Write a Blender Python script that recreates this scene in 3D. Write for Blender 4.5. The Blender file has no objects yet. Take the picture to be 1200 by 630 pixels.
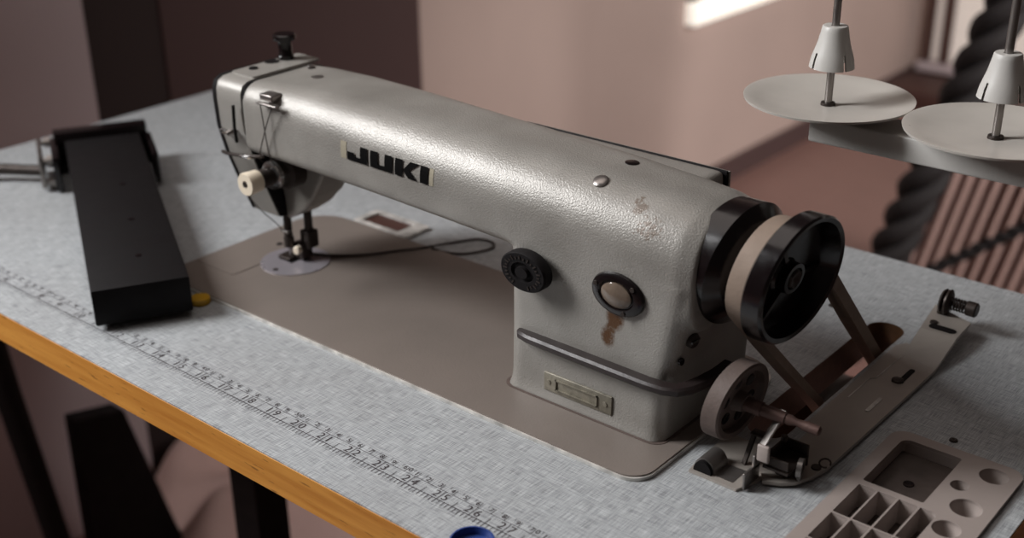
import bpy, bmesh, math, random
import numpy as np
from mathutils import Vector, Matrix
from mathutils.bvhtree import BVHTree
random.seed(4)
Z0 = 0.75                       # table top height above the floor; design z = 0 is the table top
PI = math.pi
scene = bpy.context.scene
COL = scene.collection
I = 0.0254

# ------------------------------------------------------------------ materials
def lin(c):
    return tuple(((v/255)/12.92 if v/255 <= 0.04045 else ((v/255+0.055)/1.055)**2.4) for v in c)

class NT:
    def __init__(s, name):
        s.m = bpy.data.materials.new(name); s.m.use_nodes = True
        s.t = s.m.node_tree; s.b = s.t.nodes['Principled BSDF']
        s.co = s.t.nodes.new('ShaderNodeTexCoord').outputs['Object']
    def n(s, typ, **kw):
        n = s.t.nodes.new(typ)
        for k, v in kw.items(): setattr(n, k, v)
        return n
    def link(s, a, b): s.t.links.new(a, b)
    def mapping(s, scale, loc=(0, 0, 0), rot=(0, 0, 0)):
        m = s.n('ShaderNodeMapping'); m.inputs['Scale'].default_value = scale
        m.inputs['Location'].default_value = loc; m.inputs['Rotation'].default_value = rot
        s.link(s.co, m.inputs['Vector']); return m.outputs['Vector']
    def noise(s, scale, detail=3, vec=None, rough=.5):
        n = s.n('ShaderNodeTexNoise'); n.inputs['Scale'].default_value = scale
        n.inputs['Detail'].default_value = detail; n.inputs['Roughness'].default_value = rough
        s.link(vec if vec is not None else s.co, n.inputs['Vector']); return n.outputs['Fac']
    def ramp(s, fac, stops):
        r = s.n('ShaderNodeValToRGB'); e = r.color_ramp.elements
        while len(e) < len(stops): e.new(.5)
        for el, (p, c) in zip(e, stops):
            el.position = p; el.color = (*c[:3], 1) if len(c) >= 3 else (c[0],)*3+(1,)
        s.link(fac, r.inputs['Fac']); return r.outputs['Color']
    def mix(s, fac, a, b, mode='MIX'):
        m = s.n('ShaderNodeMix', data_type='RGBA', blend_type=mode)
        for sock, v in ((m.inputs['Factor'], fac), (m.inputs['A'], a), (m.inputs['B'], b)):
            if hasattr(v, 'default_value') or isinstance(v, bpy.types.NodeSocket): s.link(v, sock)
            elif isinstance(v, (int, float)): sock.default_value = v
            else: sock.default_value = (*v[:3], 1)
        # colour sockets of the Mix node
        return m.outputs['Result']
    def mixc(s, fac, a, b, mode='MIX'):
        m = s.n('ShaderNodeMixRGB', blend_type=mode)
        for i, v in enumerate((fac, a, b)):
            if isinstance(v, bpy.types.NodeSocket): s.link(v, m.inputs[i])
            elif isinstance(v, (int, float)): m.inputs[i].default_value = v
            else: m.inputs[i].default_value = (*v[:3], 1)
        return m.outputs[0]
    def math(s, op, a, b=0.0, clamp=False):
        m = s.n('ShaderNodeMath', operation=op, use_clamp=clamp)
        for i, v in enumerate((a, b)):
            if isinstance(v, bpy.types.NodeSocket): s.link(v, m.inputs[i])
            else: m.inputs[i].default_value = v
        return m.outputs[0]
    def bump(s, h, strength=.3, dist=.001):
        b = s.n('ShaderNodeBump'); b.inputs['Strength'].default_value = strength
        b.inputs['Distance'].default_value = dist
        s.link(h, b.inputs['Height']); s.link(b.outputs[0], s.b.inputs['Normal'])
    def color(s, c):
        if isinstance(c, bpy.types.NodeSocket): s.link(c, s.b.inputs['Base Color'])
        else: s.b.inputs['Base Color'].default_value = (*c[:3], 1)
    def set(s, rough=None, metal=None, spec=None):
        if rough is not None:
            if isinstance(rough, bpy.types.NodeSocket): s.link(rough, s.b.inputs['Roughness'])
            else: s.b.inputs['Roughness'].default_value = rough
        if metal is not None: s.b.inputs['Metallic'].default_value = metal
        if spec is not None: s.b.inputs['Specular IOR Level'].default_value = spec

def basic(name, rgb, rough=.5, metal=0., var=.25, scale=60, bump=0., bscale=300, dark=.6, spec=None):
    """plain surface with wear: noise between the colour and a darker one"""
    t = NT(name); c = lin(rgb); d = tuple(v*dark for v in c)
    n = t.noise(scale, 5)
    f = t.ramp(n, [(.35, (0,)), (.75, (1,))])
    t.color(t.mixc(t.math('MULTIPLY', f, var), c, d))
    t.set(rough=t.math('ADD', t.math('MULTIPLY', n, .25), rough-.12), metal=metal, spec=spec)
    if bump: t.bump(t.noise(bscale, 2), bump, .0006)
    return t.m

def m_paint():
    t = NT('hammered_grey_paint')
    base = t.mixc(t.ramp(t.noise(25, 5), [(.35, (0,)), (.7, (1,))]), lin((150, 146, 140)), lin((134, 130, 124)))
    # paint chips and a rust run under the oil window, by place on the casting
    sx = t.n('ShaderNodeSeparateXYZ'); t.link(t.co, sx.inputs[0])
    def blob(x, z, rx, rz):
        a = t.math('DIVIDE', t.math('SUBTRACT', sx.outputs[0], x-.483), rx)
        b = t.math('DIVIDE', t.math('SUBTRACT', sx.outputs[2], z), rz)
        d = t.math('ADD', t.math('MULTIPLY', a, a), t.math('MULTIPLY', b, b))
        return t.math('MULTIPLY', t.math('SUBTRACT', 1.0, d, clamp=True), t.math('LESS_THAN', sx.outputs[1], 0.01))
    fine = t.noise(380, 4, rough=.65)
    chips = t.math('MULTIPLY', t.math('ADD', blob(.6885, .1425, .020, .014), blob(.676, .153, .009, .006)), fine)
    chips = t.ramp(chips, [(.44, (0,)), (.47, (1,))])
    base = t.mixc(t.math('MULTIPLY', chips, .8), base, lin((104, 90, 78)))
    rust = t.math('MULTIPLY', t.math('ADD', blob(.6712, .0805, .0085, .011), blob(.6660, .0665, .007, .010)), t.noise(330, 4, rough=.7))
    rust = t.ramp(rust, [(.10, (0,)), (.38, (1,))])
    base = t.mixc(rust, base, lin((78, 48, 18)))
    dirt = t.ramp(t.noise(420, 3), [(.66, (0,)), (.74, (1,))])
    base = t.mixc(t.math('MULTIPLY', dirt, .22), base, lin((70, 62, 56)))
    t.color(base); t.set(rough=.385, metal=.18)
    t.bump(t.noise(900, 2), .45, .0007)
    return t.m

def m_laminate():
    t = NT('grey_linen_laminate')
    a = t.noise(1, 1, t.mapping((75, 1800, 200)))
    b = t.noise(1, 1, t.mapping((1800, 75, 200)))
    w = t.math('MULTIPLY', t.math('ADD', a, b), .5)
    c = t.ramp(w, [(.33, lin((118, 120, 123))), (.50, lin((161, 164, 166))), (.66, lin((194, 197, 198)))])
    big = t.ramp(t.noise(9, 5), [(.35, (0,)), (.75, (1,))])
    c = t.mixc(t.math('MULTIPLY', big, .18), c, lin((112, 104, 98)))
    st = t.ramp(t.noise(48, 5, rough=.7), [(.70, (0,)), (.77, (1,))])
    c = t.mixc(t.math('MULTIPLY', st, .35), c, lin((84, 72, 66)))
    t.color(c); t.set(rough=.46)
    t.bump(w, .25, .0004)
    return t.m

def m_wood(name, c1, c2, pores=True):
    t = NT(name)
    g = t.noise(1, 5, t.mapping((9, 160, 160)), .6)
    c = t.ramp(g, [(.3, lin(c2)), (.65, lin(c1))])
    if pores:
        p = t.ramp(t.noise(1, 2, t.mapping((60, 500, 500))), [(.66, (0,)), (.72, (1,))])
        c = t.mixc(t.math('MULTIPLY', p, .6), c, lin((92, 56, 26)))
    t.color(c); t.set(rough=.42); t.bump(g, .15, .0006)
    return t.m

def m_wall(name, rgb, dark=.85):
    t = NT(name); n = t.noise(2.2, 5)
    c = lin(rgb); t.color(t.mixc(t.ramp(n, [(.3, (0,)), (.75, (1,))]), c, tuple(v*dark for v in c)))
    t.set(rough=.75); t.bump(t.noise(60, 4), .15, .003); return t.m

M = {}
M['paint'] = m_paint()
M['paint_plain'] = basic('grey_paint', (150, 146, 140), .40, .15, .25, 40, .35, 560, .75)
M['bed'] = basic('worn_bed_paint', (124, 114, 107), .42, .1, .45, 14, .25, 700, .72)
M['bare'] = basic('bare_metal_edge', (222, 218, 212), .4, .3, .8, 90, dark=.25)
M['steel'] = basic('dull_steel', (150, 144, 140), .34, .85, .4, 60, dark=.5)
M['steel_plate'] = basic('grey_steel_plate', (168, 160, 152), .34, .3, .35, 30, .1, 400, .65)
M['chrome'] = basic('bright_metal', (205, 202, 200), .2, .95, .2, 80)
M['black'] = basic('glossy_black_enamel', (19, 13, 14), .20, 0, .3, 120, .05, 200, .5)
M['black_matte'] = basic('black_painted_metal', (15, 11, 12), .66, 0, .5, 50, .2, 500, .6, .2)
M['blackmark'] = basic('black_print', (6, 5, 5), .8, spec=.08)
M['ruler_ink'] = basic('ruler_ink', (66, 60, 62), .6, 0, .5, 200, dark=1.6)
M['lever'] = basic('dark_brown_lever_paint', (42, 33, 32), .45, .1, .5, 90, .15, 500, .5)
M['rubber'] = basic('dusty_brown_rubber', (92, 78, 72), .7, 0, .5, 90, .4, 500, .55)
M['belt'] = basic('tan_drive_belt', (140, 122, 108), .7, 0, .4, 60, .3, 400, .6)
M['belt_run'] = basic('grey_brown_belt', (112, 98, 86), .7, 0, .4, 60, .3, 400, .6)
M['rust'] = basic('rusty_steel', (92, 70, 64), .55, .5, .6, 150, .3, 600, .5)
M['dark_metal'] = basic('dark_metal', (62, 54, 50), .45, .6, .5, 120, .2, 500, .5)
M['cream'] = basic('cream_plastic', (226, 212, 190), .4, 0, .25, 80, dark=.75)
M['needleplate'] = basic('pale_needle_plate', (186, 180, 186), .3, .6, .3, 60, dark=.7)
M['grey_plastic'] = basic('grey_plastic', (196, 193, 188), .42, 0, .25, 30, .05, 300, .8)
M['spool_plate'] = basic('grey_spool_plate', (200, 194, 186), .33, 0, .45, 28, .05, 300, .75)
M['tray'] = basic('taupe_plastic_tray', (156, 144, 138), .45, 0, .3, 40, .06, 300, .7)
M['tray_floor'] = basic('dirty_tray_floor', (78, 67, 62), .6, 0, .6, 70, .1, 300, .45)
M['thread'] = basic('dark_thread', (66, 58, 54), .8)
M['badge'] = basic('dirty_grey_badge', (134, 128, 114), .45, .3, .7, 160, .35, 500, .5)
M['backing'] = basic('yellowed_film', (160, 152, 134), .45, .1, .3, 60)
M['glass'] = basic('cloudy_oil_window', (112, 98, 86), .10, 0, .8, 120, dark=.45)
M['amber'] = basic('amber_plastic', (196, 150, 30), .3)
M['blue'] = basic('blue_plastic', (44, 66, 128), .35, 0, .3, 120)
M['wood'] = m_wood('orange_beech_edging', (202, 142, 66), (176, 114, 46))
M['wood_shaded'] = m_wood('brown_wood_shaded', (84, 58, 38), (64, 44, 28))
M['laminate'] = m_laminate()
M['wall'] = m_wall('dusty_pink_plaster', (172, 150, 141))
M['wall_dark'] = m_wall('dark_brown_wall', (72, 51, 49))  # shaded wall toned dark in its colour; baseboard shares it
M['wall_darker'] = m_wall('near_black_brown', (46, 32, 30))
M['wall_pale'] = m_wall('pale_mauve_panel', (196, 180, 182))
M['floor'] = m_wood('red_brown_floor', (130, 98, 90), (112, 84, 77), False)
M['white'] = basic('glowing_white_paint', (240, 234, 222), .5)
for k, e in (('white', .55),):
    q = M[k].node_tree.nodes['Principled BSDF']; q.inputs['Emission Color'].default_value = (1, .95, .86, 1); q.inputs['Emission Strength'].default_value = e  # sill emits a little to stand in for daylight falling on it
M['pane'] = basic('bright_window_glass', (214, 204, 194), .15)
q = M['pane'].node_tree.nodes['Principled BSDF']; q.inputs['Emission Color'].default_value = (1, .86, .78, 1); q.inputs['Emission Strength'].default_value = .28
M['dark_wood'] = basic('dark_brown_wood', (70, 44, 38), .5)
M['rope'] = basic('black_rope', (24, 17, 17), .8, 0, .4, 40, .5, 200, .6)
M['pleat'] = basic('dusty_pink_cloth', (156, 128, 120), .85, 0, .3, 10, .2, 200, .75)
M['cloth'] = basic('brown_cloth', (186, 154, 146), .9, 0, .4, 12, .3, 150, .6)

# ------------------------------------------------------------------ builders
class MB:
    def __init__(s): s.bm = bmesh.new()
    def _add(s, vs, fs):
        v = [s.bm.verts.new(p) for p in vs]
        for f in fs:
            try: s.bm.faces.new([v[i] for i in f])
            except ValueError: pass
        return s
    def box(s, lo, hi, rot=None, pivot=None, bevel=0.):
        b = bmesh.new(); bmesh.ops.create_cube(b, size=1)
        c = [(lo[i]+hi[i])/2 for i in range(3)]; d = [hi[i]-lo[i] for i in range(3)]
        for v in b.verts: v.co = Vector((v.co[i]*d[i]+c[i] for i in range(3)))
        if bevel: bmesh.ops.bevel(b, geom=list(b.edges), offset=bevel, segments=3, profile=.5, affect='EDGES')
        if rot is not None:
            p = Vector(pivot if pivot is not None else c)
            for v in b.verts: v.co = rot @ (v.co-p)+p
        s.merge(b); return s
    def merge(s, b):
        b.verts.index_update()
        s._add([v.co.copy() for v in b.verts], [[v.index for v in f.verts] for f in b.faces]); b.free(); return s
    def lathe(s, prof, c, axis=(0, 0, 1), seg=48, cap=True, M2=None, shift=None):
        """prof = [(t, r)] along axis from c"""
        a = Vector(axis).normalized()
        u = Vector((0, 0, 1)) if abs(a.z) < .9 else Vector((1, 0, 0))
        u = (u-a*u.dot(a)).normalized(); w = a.cross(u); c = Vector(c)
        if shift is not None: a = Vector(shift)
        vs = []; fs = []
        for t, r in prof:
            for k in range(seg):
                th = 2*PI*k/seg
                vs.append(c+a*t+(u*math.cos(th)+w*math.sin(th))*max(r, 1e-6))
        for i in range(len(prof)-1):
            for k in range(seg):
                k2 = (k+1) % seg
                fs.append((i*seg+k, i*seg+k2, (i+1)*seg+k2, (i+1)*seg+k))
        if cap:
            fs.append(tuple(range(seg))[::-1]); n = (len(prof)-1)*seg; fs.append(tuple(range(n, n+seg)))
        if M2 is not None: vs = [M2(v) for v in vs]
        s._add(vs, fs); return s
    def cyl(s, a, b, r, r2=None, seg=24):
        a = Vector(a); b = Vector(b); L = (b-a).length
        return s.lathe([(0, r), (L, r if r2 is None else r2)], a, b-a, seg)
    def tube(s, pts, r, seg=10, closed=False):
        P = [Vector(p) for p in pts]; n = len(P); vs = []; fs = []
        up = None
        for i in range(n):
            if closed: t = P[(i+1) % n]-P[i-1]
            else: t = P[min(i+1, n-1)]-P[max(i-1, 0)]
            t.normalize()
            if up is None:
                up = Vector((0, 0, 1)) if abs(t.z) < .9 else Vector((1, 0, 0))
            up = (up-t*up.dot(t)).normalized(); w = t.cross(up)
            rr = r(i/(n-1)) if callable(r) else r
            for k in range(seg):
                th = 2*PI*k/seg; vs.append(P[i]+(up*math.cos(th)+w*math.sin(th))*rr)
        m = n if closed else n-1
        for i in range(m):
            j = (i+1) % n
            for k in range(seg):
                k2 = (k+1) % seg; fs.append((i*seg+k, i*seg+k2, j*seg+k2, j*seg+k))
        if not closed:
            fs.append(tuple(range(seg))[::-1]); fs.append(tuple(range((n-1)*seg, n*seg)))
        s._add(vs, fs); return s
    def sweep(s, pts, sec):
        """sec(i, t) -> list of 3D points of the cross-section"""
        n = len(pts); vs = []; fs = []; secs = [sec(i) for i in range(n)]; k = len(secs[0])
        for q in secs: vs += [Vector(p) for p in q]
        for i in range(n-1):
            for a in range(k):
                b = (a+1) % k; fs.append((i*k+a, i*k+b, (i+1)*k+b, (i+1)*k+a))
        fs.append(tuple(range(k))[::-1]); fs.append(tuple(range((n-1)*k, n*k)))
        s._add(vs, fs); return s
    def prism(s, poly, d0, d1, axis='z', M2=None):
        def P(a, b, d): return {'z': (a, b, d), 'y': (a, d, b), 'x': (d, a, b)}[axis]
        n = len(poly); vs = [P(a, b, d0) for a, b in poly]+[P(a, b, d1) for a, b in poly]
        fs = [tuple(range(n))[::-1], tuple(range(n, 2*n))]+[(i, (i+1) % n, n+(i+1) % n, n+i) for i in range(n)]
        s._add(vs, fs); return s
    def holed(s, outer, holes, z0, z1):
        """flat plate with holes cut through"""
        cu = bpy.data.curves.new('tmp', 'CURVE'); cu.dimensions = '2D'; cu.fill_mode = 'BOTH'; cu.extrude = abs(z1-z0)/2
        for poly in [outer]+holes:
            sp = cu.splines.new('POLY'); sp.points.add(len(poly)-1)
            for p, (x, y) in zip(sp.points, poly): p.co = (x, y, 0, 1)
            sp.use_cyclic_u = True
        o = bpy.data.objects.new('tmp', cu); COL.objects.link(o)
        dg = bpy.context.evaluated_depsgraph_get(); me = bpy.data.meshes.new_from_object(o.evaluated_get(dg))
        vs = [v.co+Vector((0, 0, (z0+z1)/2)) for v in me.vertices]; fs = [tuple(p.vertices) for p in me.polygons]
        s._add(vs, fs)
        bpy.data.objects.remove(o); bpy.data.curves.remove(cu); bpy.data.meshes.remove(me); return s
    def bevel(s, w, seg=2, ang=40):
        es = [e for e in s.bm.edges if len(e.link_faces) == 2 and e.calc_face_angle(0) > math.radians(ang)]
        bmesh.ops.bevel(s.bm, geom=es, offset=w, segments=seg, profile=.5, affect='EDGES', clamp_overlap=True); return s
    def weld(s, d=1e-6): bmesh.ops.remove_doubles(s.bm, verts=s.bm.verts, dist=d); return s

def rrect(x0, y0, x1, y1, r, seg=8):
    rs = r if isinstance(r, (tuple, list)) else (r,)*4      # FL, FR, BR, BL
    out = []
    for (cx, cy, a0, rr) in ((x0, y0, PI, rs[0]), (x1, y0, 1.5*PI, rs[1]), (x1, y1, 0, rs[2]), (x0, y1, .5*PI, rs[3])):
        sx = 1 if cx == x0 else -1; sy = 1 if cy == y0 else -1
        px, py = cx+sx*rr, cy+sy*rr
        for k in range(seg+1):
            a = a0+.5*PI*k/seg; out.append((px+rr*math.cos(a), py+rr*math.sin(a)))
    return out
def circ(x, y, r, n=32): return [(x+r*math.cos(2*PI*k/n), y+r*math.sin(2*PI*k/n)) for k in range(n)]

def finish(name, mb, mat, base, parent=None, smooth=35, label=None, kind=None):
    bm = mb.bm
    bmesh.ops.recalc_face_normals(bm, faces=bm.faces)
    me = bpy.data.meshes.new(name); bm.to_mesh(me); bm.free()
    if base != (0, 0, 0): me.transform(Matrix.Translation(-Vector(base)))
    o = bpy.data.objects.new(name, me); COL.objects.link(o)
    for m in (mat if isinstance(mat, (list, tuple)) else [mat]): me.materials.append(m)
    if smooth:
        me.shade_smooth(); me.set_sharp_from_angle(angle=math.radians(smooth))
    if parent is not None: o.parent = parent
    else: o.location = Vector(base)+Vector((0, 0, Z0))
    if label: o['label'] = label
    if kind: o['kind'] = kind
    return o

class Thing:
    def __init__(s, name, label, cat, base, group=None):
        s.base = tuple(base); e = bpy.data.objects.new(name, None); COL.objects.link(e); s.o = e
        e.location = Vector(base)+Vector((0, 0, Z0)); e.empty_display_size = .05
        e['label'] = label; e['category'] = cat
        if group: e['group'] = group
    def part(s, name, mb, mat, parent=None, smooth=35, label=None):
        return finish(name, mb, mat, s.base, parent or s.o, smooth, label)
def solo(name, label, cat, mb, mat, base, group=None, smooth=35, kind=None):
    o = finish(name, mb, mat, tuple(base), None, smooth)
    o['label'] = label; o['category'] = cat
    if group: o['group'] = group
    if kind: o['kind'] = kind
    return o
def struct(name, mb, mat, parent=None):
    o = finish(name, mb, mat, (0, 0, 0), parent, 35)
    o['kind'] = 'structure'; return o

# ------------------------------------------------------------------ camera
Fv = Vector((-.58511473, .69565866, -.41677306))
yaw, pit, rol = -.699301235, .429892469, -.0107705041
R0 = Vector((math.cos(yaw), -math.sin(yaw), 0)); U0 = R0.cross(Fv)
Rv = math.cos(rol)*R0+math.sin(rol)*U0; Uv = -math.sin(rol)*R0+math.cos(rol)*U0
cd = bpy.data.cameras.new('camera'); cam = bpy.data.objects.new('camera', cd); COL.objects.link(cam)
mw = Matrix((Rv, Uv, -Fv)).transposed().to_4x4()
mw.translation = Vector((1.06562594, -.448696, .430457774+Z0)); cam.matrix_world = mw
cd.sensor_width = 36; cd.lens = 1459.60569/1200*36; cd.clip_start = .02
cd.dof.use_dof = True; cd.dof.focus_distance = .80; cd.dof.aperture_fstop = 5.0
scene.camera = cam

# ------------------------------------------------------------------ room
XW = -.51
def fbox(lo, hi): return MB().box(lo, hi)
struct('floor', fbox((-2.6, -3.2, -.80), (3.2, 3.62, -.75)), M['floor'])
struct('wall_left', MB().box((XW-.12, -.38, -.75), (XW, 3.5, 1.9)).box((XW-.12, -3.0, -.75), (XW, -.38, .12))
       .box((XW-.12, -3.0, .12), (XW, -2.2, 1.9)).box((XW-.12, -2.2, 1.55), (XW, -.38, 1.9)), M['wall'])
struct('wall_back', MB().box((XW-.12, 3.5, -.75), (3.2, 3.62, 1.9)), M['wall'])
# sections of the left wall; the dark two have its shade in their colour
struct('wall_section_1', MB().box((XW, .20, -.75), (XW+.035, .478, 1.9), bevel=.004), M['wall_pale'])
struct('wall_section_2', MB().box((XW, .478, -.75), (XW+.010, .612, 1.9)), M['wall_darker'])
struct('wall_section_3', MB().box((XW, .612, -.75), (XW+.016, 1.155, 1.9), bevel=.002), M['wall_dark'])
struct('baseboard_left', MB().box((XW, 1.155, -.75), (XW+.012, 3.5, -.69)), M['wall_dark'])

# ------------------------------------------------------------------ sewing table
TX0, TX1, TY0, TY1 = -.157, .911, -.0413, .485
tb = Thing('sewing_table', 'industrial sewing table with grey linen laminate top and orange wooden edge', 'table', (.38, .22, -.75))
slot = rrect(.7345, .172, .762, .3725, .0135)
trx0, trx1, try0, try1 = .8145, .8975, .030, .2315
trayhole = rrect(trx0+.002, try0+.002, trx1-.002, try1-.002, .008)
tb.part('wooden_core', MB().holed(rrect(TX0, TY0, TX1, TY1, .004), [slot, trayhole], -.0265, -.0012), M['wood'], label='orange wooden edge of the table')
tb.part('laminate_top', MB().holed(rrect(TX0+.0006, TY0+.0006, TX1-.0006, TY1-.0006, .004), [slot, trayhole], -.0012, 0), M['laminate'])
tb.part('slot_wall_shade', MB().holed(rrect(.7342, .1717, .7623, .3728, .0138), [rrect(.7349, .1724, .7616, .3721, .0131)], -.0264, -.0002), M['wood_shaded'], label='belt slot wall in darker wood, with its shade in the colour')  # thin added ring: darker wood plus the slot's inner shade as colour
# printed ruler
def text_mesh(mb, s, x, y, size, z):
    cu = bpy.data.curves.new('tmp', 'FONT'); cu.body = s; cu.size = size; cu.align_x = 'CENTER'; cu.align_y = 'CENTER'; cu.resolution_u = 3; cu.offset = -.008*size*0
    o = bpy.data.objects.new('tmp', cu); COL.objects.link(o)
    me = bpy.data.meshes.new_from_object(o.evaluated_get(bpy.context.evaluated_depsgraph_get()))
    mb._add([v.co+Vector((x, y, z)) for v in me.vertices], [tuple(p.vertices) for p in me.polygons])
    bpy.data.objects.remove(o); bpy.data.curves.remove(cu); bpy.data.meshes.remove(me)
rl = MB(); ZR = .00025
def ln(x0, y0, x1, y1, w):
    d = Vector((x1-x0, y1-y0)).normalized(); n = Vector((-d.y, d.x))*w/2
    rl._add([(x0+n.x, y0+n.y, ZR), (x0-n.x, y0-n.y, ZR), (x1-n.x, y1-n.y, ZR), (x1+n.x, y1+n.y, ZR)], [(0, 1, 2, 3)])
YL = -.0089
RX0, RX1 = -.12, .90
ln(RX0, 0, RX1, 0, .00035); ln(RX0, YL, RX1, YL, .00055)
for i in range(-4, 36):
    x = i*I
    ln(x, YL-.0042, x, 0, .00042)
    for e in range(1, 8):
        xx = x+e*I/8
        if xx > RX1: break
        ln(xx, YL-.0040, xx, YL+(.0055 if e == 4 else .0006), .0004)
    if i > 0:
        for k, ch in enumerate(str(i)):
            off = (k-.5)*.0072 if i > 9 else -.0036
            text_mesh(rl, ch, x+off, YL+.0042, .0090, ZR)
for i in range(-11, 91):
    x = i*.01
    if x > RX1: break
    ln(x, 0, x, .0052, .00035)
    ln(x+.005, .0035, x+.005, .0062, .0003) if i % 1 == 0 else None
    if i > 0:
        s = str(i) if i % 10 == 0 else str(i % 10)
        if len(s) == 2:
            text_mesh(rl, s[0], x-.0021, .0036, .0054, ZR); text_mesh(rl, s[1], x+.0021, .0036, .0054, ZR)
        else: text_mesh(rl, s, x-.0021, .0030, .0054, ZR)
tb.part('printed_ruler', rl, M['ruler_ink'], smooth=0, label='printed ruler scale along the front of the table')
# screw holes and stain marks on the top
for (x, y) in ((.6988, .3721), (.847, .2440)):
    tb.part('screw', MB().lathe([(0, .0028), (.0009, .0025), (.0012, .0012), (.0006, .0004)], (x, y, 0), seg=16), M['dark_metal'])
# steel frame under the table
fr = MB()
for x in (.15, .80):
    fr.box((x-.02, .20, -.73), (x+.02, .24, -.0265)).box((x-.025, -.02, -.75), (x+.025, .46, -.725)).box((x-.02, .0, -.045), (x+.02, .44, -.0265))
fr.box((.15, .21, -.62), (.80, .23, -.58))
tb.part('steel_frame', fr, M['black_matte'])

# hinge let into the table behind the bed
hg = Thing('hinge_plate', 'small metal hinge frame with dark brown centre let into the table behind the bed', 'hinge', (.317, .272, 0))
hg.part('frame', MB().holed(rrect(.2835, .2575, .351, .289, .003), [rrect(.2905, .263, .336, .284, .001)], 0, .003).bevel(.0006), M['bare'])
hg.part('centre', MB().box((.2903, .2628, .0002), (.3362, .2842, .0014)), M['dark_wood'], label='dark brown centre')

# ------------------------------------------------------------------ sewing machine
BX0, BX1, BY0, BY1 = .2452, .7211, .0772, .2552
sm = Thing('sewing_machine', 'grey industrial lockstitch sewing machine with a long hammered arm and black handwheel', 'sewing machine', (.483, .166, 0))
def bedpoly(e): return rrect(BX0-e, BY0-e, BX1+e, BY1+e, (.004, .016, .03, .034), 10)
sm.part('bed_edge', MB().prism(bedpoly(.0011), 0.0001, .0024).bevel(.0009, 2, 60), M['bare'], label='worn bright metal edge of the bed')
bed_o = sm.part('bed', MB().prism(bedpoly(0), .0016, .0034).bevel(.0004, 2, 60), M['bed'])
sp = sm.part('slide_plate', MB().prism(rrect(BX0+.0015, .112, .296, .203, .004), .003, .0039).bevel(.0003, 1, 60), M['bed'])
sm.part('screw', MB().lathe([(0, .0028), (.0004, .0028)], (.2768, .178, .0038), seg=16), M['black_matte'])
npl = [(p[0], p[1]) for p in circ(.3145, .163, .0290, 56)]
sm.part('needle_plate', MB().prism(npl, .003, .0042).bevel(.0003, 1, 60), M['needleplate'], label='pale round needle plate')
sm.part('feed_slot', MB().box((.300, .157, .0041), (.316, .175, .0046)), M['black_matte'])
sm.part('screw', MB().lathe([(0, .0024), (.0004, .0022)], (.3155, .1405, .0042), seg=16), M['dark_metal'])

# --- cast body: arm + post + lower head, fused by a voxel remesh
def section(y0, y1, z0, z1, rtf, rtb, rbf, rbb, n=10):
    out = []
    for cy, cz, a0, r in ((y0+rbf, z0+rbf, PI, rbf), (y1-rbb, z0+rbb, 1.5*PI, rbb), (y1-rtb, z1-rtb, 0, rtb), (y0+rtf, z1-rtf, .5*PI, rtf)):
        for k in range(n+1):
            a = a0+.5*PI*k/n; out.append((cy+r*math.cos(a), cz+r*math.sin(a)))
    return out
body = MB()
arm = [  # x, y0, y1, z0, z1, rtf, rtb, rbf, rbb
    (.3205, .1195, .212, .112, .1670, .016, .026, .008, .02),
    (.345, .1190, .213, .112, .1690, .020, .028, .008, .02),
    (.390, .1185, .214, .1115, .1700, .026, .030, .008, .02),
    (.450, .1185, .214, .1105, .1690, .030, .032, .008, .02),
    (.520, .1185, .214, .1080, .1665, .033, .034, .008, .02),
    (.580, .1185, .214, .1040, .1645, .035, .036, .012, .02),
    (.640, .1185, .214, .0900, .1620, .036, .038, .012, .02),
    (.690, .1190, .214, .0800, .1590, .037, .040, .012, .02),
    (.712, .1200, .214, .0780, .1570, .038, .041, .014, .02),
    (.7235, .1235, .212, .0800, .1545, .037, .040, .02, .02)]
body.sweep(arm, lambda i: [(arm[i][0], y, z) for y, z in section(*arm[i][1:])])
post = [  # z, x0, x1, y0, y1, r
    (.0022, .5805, .7095, .1160, .232, .010), (.006, .5822, .7080, .1180, .230, .010), (.012, .5828, .7080, .1190, .228, .010),
    (.045, .5832, .7110, .1192, .226, .011), (.080, .5832, .7180, .1190, .222, .012), (.112, .5832, .7235, .1190, .216, .012)]
body.sweep(post, lambda i: [(x, y, post[i][0]) for x, y in rrect(*[post[i][k] for k in (1, 3, 2, 4)], post[i][5], 6)])
# lower head: XZ outline whose front leans back toward the bottom
hp = [(.3205, .125), (.3205, .046), (.331, .051), (.346, .061), (.358, .074), (.366, .085), (.373, .096), (.380, .125)]
hn = 8
head_pts = []
def headsec(j):
    z = .125-.085*0
    return None
bmh = []
for t in (0, 1):
    for (x, z) in hp:
        f = (.125-z)/.076
        bmh.append((x, (.147+.006*f) if t == 0 else (.190-.010*f), z))
n = len(hp)
body._add(bmh, [tuple(range(n))[::-1], tuple(range(n, 2*n))]+[(i, (i+1) % n, n+(i+1) % n, n+i) for i in range(n)])
# rear cover box
body.box((.518, .185, .085), (.684, .2222, .1512), bevel=.004)
bmesh.ops.recalc_face_normals(body.bm, faces=body.bm.faces)
def remesh(mb, voxel, iters, fac=.5):
    me = bpy.data.meshes.new('tmp'); mb.bm.to_mesh(me); mb.bm.free()
    o = bpy.data.objects.new('tmp', me); COL.objects.link(o)
    r = o.modifiers.new('r', 'REMESH'); r.mode = 'VOXEL'; r.voxel_size = voxel
    s = o.modifiers.new('s', 'SMOOTH'); s.factor = fac; s.iterations = iters
    m2 = bpy.data.meshes.new_from_object(o.evaluated_get(bpy.context.evaluated_depsgraph_get()))
    out = MB(); out.bm.from_mesh(m2)
    bpy.data.objects.remove(o); bpy.data.meshes.remove(me); bpy.data.meshes.remove(m2); return out
body = remesh(body, .0015, 14)
BVH = BVHTree.FromBMesh(body.bm)
sm.part('arm_body', body, M['paint'], smooth=60)
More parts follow.
